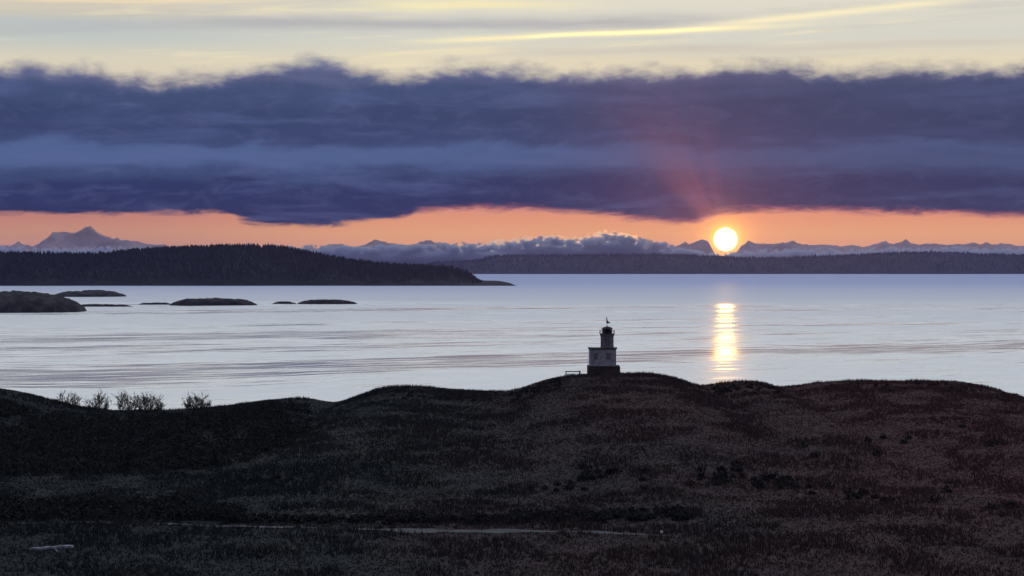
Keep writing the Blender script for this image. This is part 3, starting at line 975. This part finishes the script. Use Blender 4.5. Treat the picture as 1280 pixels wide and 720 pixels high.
def make_land(name, prof, pyw, Yc, Ye, tree_px, nrow, seed, ntree, h0, h1, label, front=0.5):
    Ys = HC * F / (pyw - HOR)
    prof = np.array(prof, float)
    xs = np.linspace((prof[0, 0] - 640) / F * Yc, (prof[-1, 0] - 640) / F * Yc, 420)
    ys = np.concatenate([np.linspace(Ys - 60, Yc, nrow), np.linspace(Yc, Ye, nrow // 2)[1:]])
    gx, gy = np.meshgrid(xs, ys)
    pxc = 640 + F * gx / Yc
    tp = np.interp(pxc, prof[:, 0], prof[:, 1])
    top = HC - (tp - HOR) / F * Yc - tree_px / F * Yc
    top = np.maximum(top, 1.4 - 6 * smooth((pxc - prof[-1, 0] + 26) / 26))
    sc_ = Ys / 5700
    wob = 50 * sc_ * fbm(gx / (260 * sc_), gx * 0 + 1.3, 4, seed)
    t = (gy - Ys - wob) / (Yc - Ys)
    tt = np.clip(t, 0, 1)
    s = 1 - (1 - tt) ** 2.2
    b = np.clip((gy - Yc) / (Ye - Yc), 0, 1)
    z = top * s * (1 - b * b) * (1 + 0.05 * fbm(gx / (300 * sc_), gy / (300 * sc_), 4, seed + 5)) + 2.0 * np.clip(t * 40, -3, 1) - 8 * (b > 0.98)
    z = z - 7 * smooth((pxc + 0.012 * (gy - Yc) - prof[-1, 0] + 30) / 26)
    me = np_mesh(name, np.stack([gx.ravel(), gy.ravel(), z.ravel()], 1), grid_faces(len(xs), len(ys)), True)
    tag(link(name, me, M_forestfloor), kind='structure')
    f = land_sampler(xs, ys, z)
    X = rng.uniform(xs[0], xs[-1], ntree)
    tY = rng.random(ntree) ** 0.8
    Y = Ys + 10 + tY * (Yc + 0.12 * (Ye - Yc) - Ys)
    Z = f(X, Y)
    k = Z > 4.5
    X, Y, Z = X[k], Y[k], Z[k]
    h = (h0 + (h1 - h0) * rng.random(len(X)) ** 1.7) * (0.85 + 0.3 * fbm(X / 90, Y / 90, 3, seed + 8)) * np.clip(Z / 22, 0.45, 1)
    forest(X, Y, Z - 1.0, h, M_conifer, label)


island_prof = [(-330, 318), (-200, 313), (-80, 311), (0, 314.5), (60, 316.5), (100, 317.5), (130, 317), (160, 312), (200, 309), (240, 307), (300, 306), (350, 308.5), (380, 314), (410, 320),
               (450, 326), (500, 329), (540, 331.5), (565, 333.5), (583, 339), (598, 346), (610, 351.5), (620, 354.2), (634, 355.6), (660, 357)]
make_land('wooded_island', island_prof, 357.3, 6250, 7600, 6.2, 60, 201, 15000, 10, 23, 'dense dark conifer forest covering the near island')
far_prof = [(380, 336), (480, 334), (530, 330.5), (548, 327), (585, 325.5), (603, 324), (610, 319.5), (650, 318), (700, 318.3), (760, 317.6), (820, 317), (880, 319), (930, 321.5), (980, 321.5), (1040, 319),
            (1090, 316.5), (1140, 315), (1180, 315), (1230, 317), (1280, 318), (1400, 316), (1600, 322)]
make_land('far_shore', far_prof, 342.6, 18600, 22500, 2.6, 40, 301, 13000, 15, 33, 'distant forest along the hazy far shore')


# ------------------------------------------------------------------ mountains beyond the strait
def mountains(prof, Yc, name='mountain', x_pad=0, rough=0.12, seed=400):
    prof = np.array(prof, float)
    xs = np.linspace((prof[0, 0] - 640) / F * Yc, (prof[-1, 0] - 640) / F * Yc, 1500)
    ys = np.concatenate([np.linspace(Yc - 7000, Yc, 46), np.linspace(Yc, Yc + 7000, 24)[1:]])
    gx, gy = np.meshgrid(xs, ys)
    p = np.interp(640 + F * gx / Yc, prof[:, 0], prof[:, 1])
    top = HC - (p - HOR) / F * Yc
    d = np.abs(gy - Yc) / 7000
    env = (1 - d) ** 1.4
    r = ridged(gx / 2600, gy / 2600, 5, seed)
    rc = ridged(gx / 1300, gy * 0 + 0.7, 4, seed + 3)
    z = top * env * (1 + (r - 0.55) * 1.3 * np.clip(d * 3, 0, 0.55)) + (rc - 0.55) * 190 * env + (ridged(gx / 620, gy / 2400, 4, seed + 7) - 0.55) * 190 * env ** 0.5 * np.clip(top / 600, 0.2, 1)
    z = np.maximum(z, -3)
    me = np_mesh(name, np.stack([gx.ravel(), gy.ravel(), z.ravel()], 1), grid_faces(len(xs), len(ys)), True)
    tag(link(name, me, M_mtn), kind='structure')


mt_prof = [(-700, 312), (-200, 309), (-60, 305), (-10, 303), (0, 302.5), (12, 304), (22, 301.5), (36, 304), (42, 307), (52, 300), (60, 295), (70, 290.5), (84, 289.5), (95, 287.5),
           (104, 284.5), (112, 282.5), (118, 284.5), (128, 290), (150, 298.5), (165, 302), (182, 306.5), (220, 309), (270, 309), (306, 304), (316, 303.5), (326, 309), (400, 309), (415, 304), (425, 303.5), (436, 308), (460, 305), (470, 300.5), (476, 300),
           (486, 305), (520, 304), (533, 298.8), (541, 300), (552, 304), (600, 309), (700, 312), (810, 312), (838, 307), (850, 304), (857, 301.5), (862, 304), (870, 300.5), (876, 298), (880, 299), (885, 302), (889, 308), (894, 317), (900, 319), (915, 319), (921, 314), (926, 304), (931, 302),
           (936, 301), (948, 303.5), (960, 304), (990, 304.5), (1020, 306), (1060, 304.5), (1090, 304), (1105, 302.5), (1118, 304), (1132, 300.5), (1140, 302), (1160, 305), (1190, 302.5), (1215, 304),
           (1240, 303.5), (1280, 305), (1400, 303), (1700, 308)]
mountains(mt_prof, 85000)


# ------------------------------------------------------------------ banks of low cloud in front of the mountains
def vol_mat(name, dens, g, color):
    m = bpy.data.materials.new(name); m.use_nodes = True
    t = m.node_tree; t.nodes.clear()
    v = t.nodes.new('ShaderNodeVolumePrincipled')
    v.inputs['Color'].default_value = color
    v.inputs['Density'].default_value = dens
    v.inputs['Anisotropy'].default_value = g
    o = t.nodes.new('ShaderNodeOutputMaterial')
    t.links.new(v.outputs[0], o.inputs['Volume'])
    return m


M_cloud = vol_mat('cloud_droplets', 0.011, 0.70, (0.64, 0.68, 0.80, 1))
M_cloudlit = vol_mat('thin_cloud_droplets', 0.005, 0.93, (0.98, 0.97, 0.97, 1))
M_haze = vol_mat('sea_haze', 1.15e-5, 0.82, (0.46, 0.47, 1.0, 1))


def cloud_bank(prof, Y, thick, label, seed, rmin, rmax, step=5.0, base_py=332, mat=None):
    prof = np.array(prof, float)
    rs = np.random.default_rng(seed)
    k = Y / F
    ico = bmesh.new(); bmesh.ops.create_icosphere(ico, subdivisions=2, radius=1)
    iv = np.array([v.co[:] for v in ico.verts]); fi = np.array([[v.index for v in f.verts] for f in ico.faces]); ico.free()
    V = []; Fs = []; off = 0
    step = 1.25 * rmax

    def blob(c, r):
        nonlocal off
        V.append(iv * np.asarray(r)[None, :] + np.asarray(c)[None, :]); Fs.append(fi + off); off += len(iv)

    px = prof[0, 0]
    while px < prof[-1, 0]:
        top = np.interp(px, prof[:, 0], prof[:, 1])
        for row in range(2):
            r = (rmin + (rmax - rmin) * rs.random() ** 1.5) * (1.5 if row else 0.85)
            yy = Y + rs.uniform(-0.5, 0.5) * thick
            pz = top + r * 0.85 + (rs.random() - 0.35) * 4.2 + row * 3.0
            blob(((px + rs.uniform(-3, 3) - 640) * k, yy, HC - (pz - HOR) * k), (r * k * rs.uniform(1.0, 1.7), r * k * 1.5, r * k * 0.95))
            for _ in range(3):
                q = r * rs.uniform(0.3, 0.5); a = rs.uniform(0.2, 2.9)
                blob(((px + r * math.cos(a) * 1.1 - 640) * k, yy - rs.uniform(-1, 1) * r * k, HC - (pz - r * 0.75 * math.sin(a) - HOR) * k), (q * k * 1.2, q * k, q * k * 0.9))
        # body down to the base
        blob(((px - 640) * k, Y, HC - ((top + base_py) / 2 + 2.2 * rmax - HOR) * k), (14 * k, thick * 0.6, max(2.0, (base_py - top) / 2) * k))
        px += step * rs.uniform(0.7, 1.3)
    me = np_mesh('cloud', np.concatenate(V), np.concatenate(Fs))
    tmp = bpy.data.objects.new('cloud_bank', me); col.objects.link(tmp)
    md = tmp.modifiers.new('m', 'REMESH'); md.mode = 'VOXEL'; md.voxel_size = 26.0
    dg = bpy.context.evaluated_depsgraph_get(); dg.update()
    me2 = bpy.data.meshes.new_from_object(tmp.evaluated_get(dg))
    tmp.modifiers.clear()
    old = tmp.data; tmp.data = me2; bpy.data.meshes.remove(old)
    me2.materials.clear(); me2.materials.append(mat or M_cloud)
    me2.polygons.foreach_set('use_smooth', np.full(len(me2.polygons), True))
    tag(tmp, label, 'cloud', kind='stuff')
    return tmp


cloud_bank([(330, 311), (370, 308), (400, 306.5), (430, 306), (480, 306.5), (520, 304.5), (555, 303), (590, 304), (620, 304), (650, 301), (668, 297), (690, 295.5), (705, 297), (722, 299.5), (740, 296),
            (752, 292.5), (770, 291), (785, 293), (800, 297.5), (815, 301), (830, 304), (850, 309), (880, 315)], 70000, 1500, 'long low bank of blue-grey cumulus lying along the far shore', 1, 2.6, 4.6)
cloud_bank([(560, 306), (600, 303.5), (615, 301), (622, 297.5), (634, 299), (645, 296), (660, 295), (675, 293.5), (690, 292.5), (705, 294.5), (716, 297), (730, 295.5), (742, 290.5), (752, 287.5), (764, 290), (778, 289.5), (790, 292), (800, 298), (812, 306)], 74500, 700,
           'thin sunlit cumulus tops edged bright peach behind the grey bank', 2, 1.6, 3.0, 4.0, 318, M_cloudlit)
cloud_bank([(-160, 309), (-60, 308.5), (10, 307.5), (40, 309), (90, 309.5), (130, 308), (180, 309), (230, 309.5), (330, 310)], 70500, 1200, 'low white cloud strip at the foot of the tall snowy mountain', 3, 1.6, 2.8)
cloud_bank([(880, 316), (930, 313), (960, 311), (1000, 310.5), (1060, 311.5), (1110, 309.5), (1150, 310), (1200, 309), (1240, 310), (1300, 309.5), (1420, 311)], 71000, 1200, 'low grey cloud strip at the foot of the right-hand mountain ridge', 4, 1.6, 2.8)

# ------------------------------------------------------------------ haze
hz = MB()
HX, HY0, HY1, HZ0, HZ1 = 14000.0, -1000.0, 26500.0, -12.0, 240.0
hz.box((0, (HY0 + HY1) / 2, (HZ0 + HZ1) / 2), (2 * HX, HY1 - HY0, HZ1 - HZ0))
tag(hz.build('haze', M_haze), 'thin dawn haze over the strait', 'haze', kind='stuff')

# ------------------------------------------------------------------ render settings
sc.render.engine = 'CYCLES'
sc.cycles.max_bounces = 10
sc.cycles.volume_bounces = 6
sc.cycles.diffuse_bounces = 3
sc.cycles.glossy_bounces = 3
sc.cycles.transparent_max_bounces = 24
sc.cycles.use_denoising = True
sc.cycles.sample_clamp_indirect = 4.0
sc.view_settings.view_transform = 'Standard'
sc.view_settings.look = 'None'
sc.view_settings.exposure = 0.0
sc.view_settings.gamma = 1.0
sc.view_settings.use_curve_mapping = False
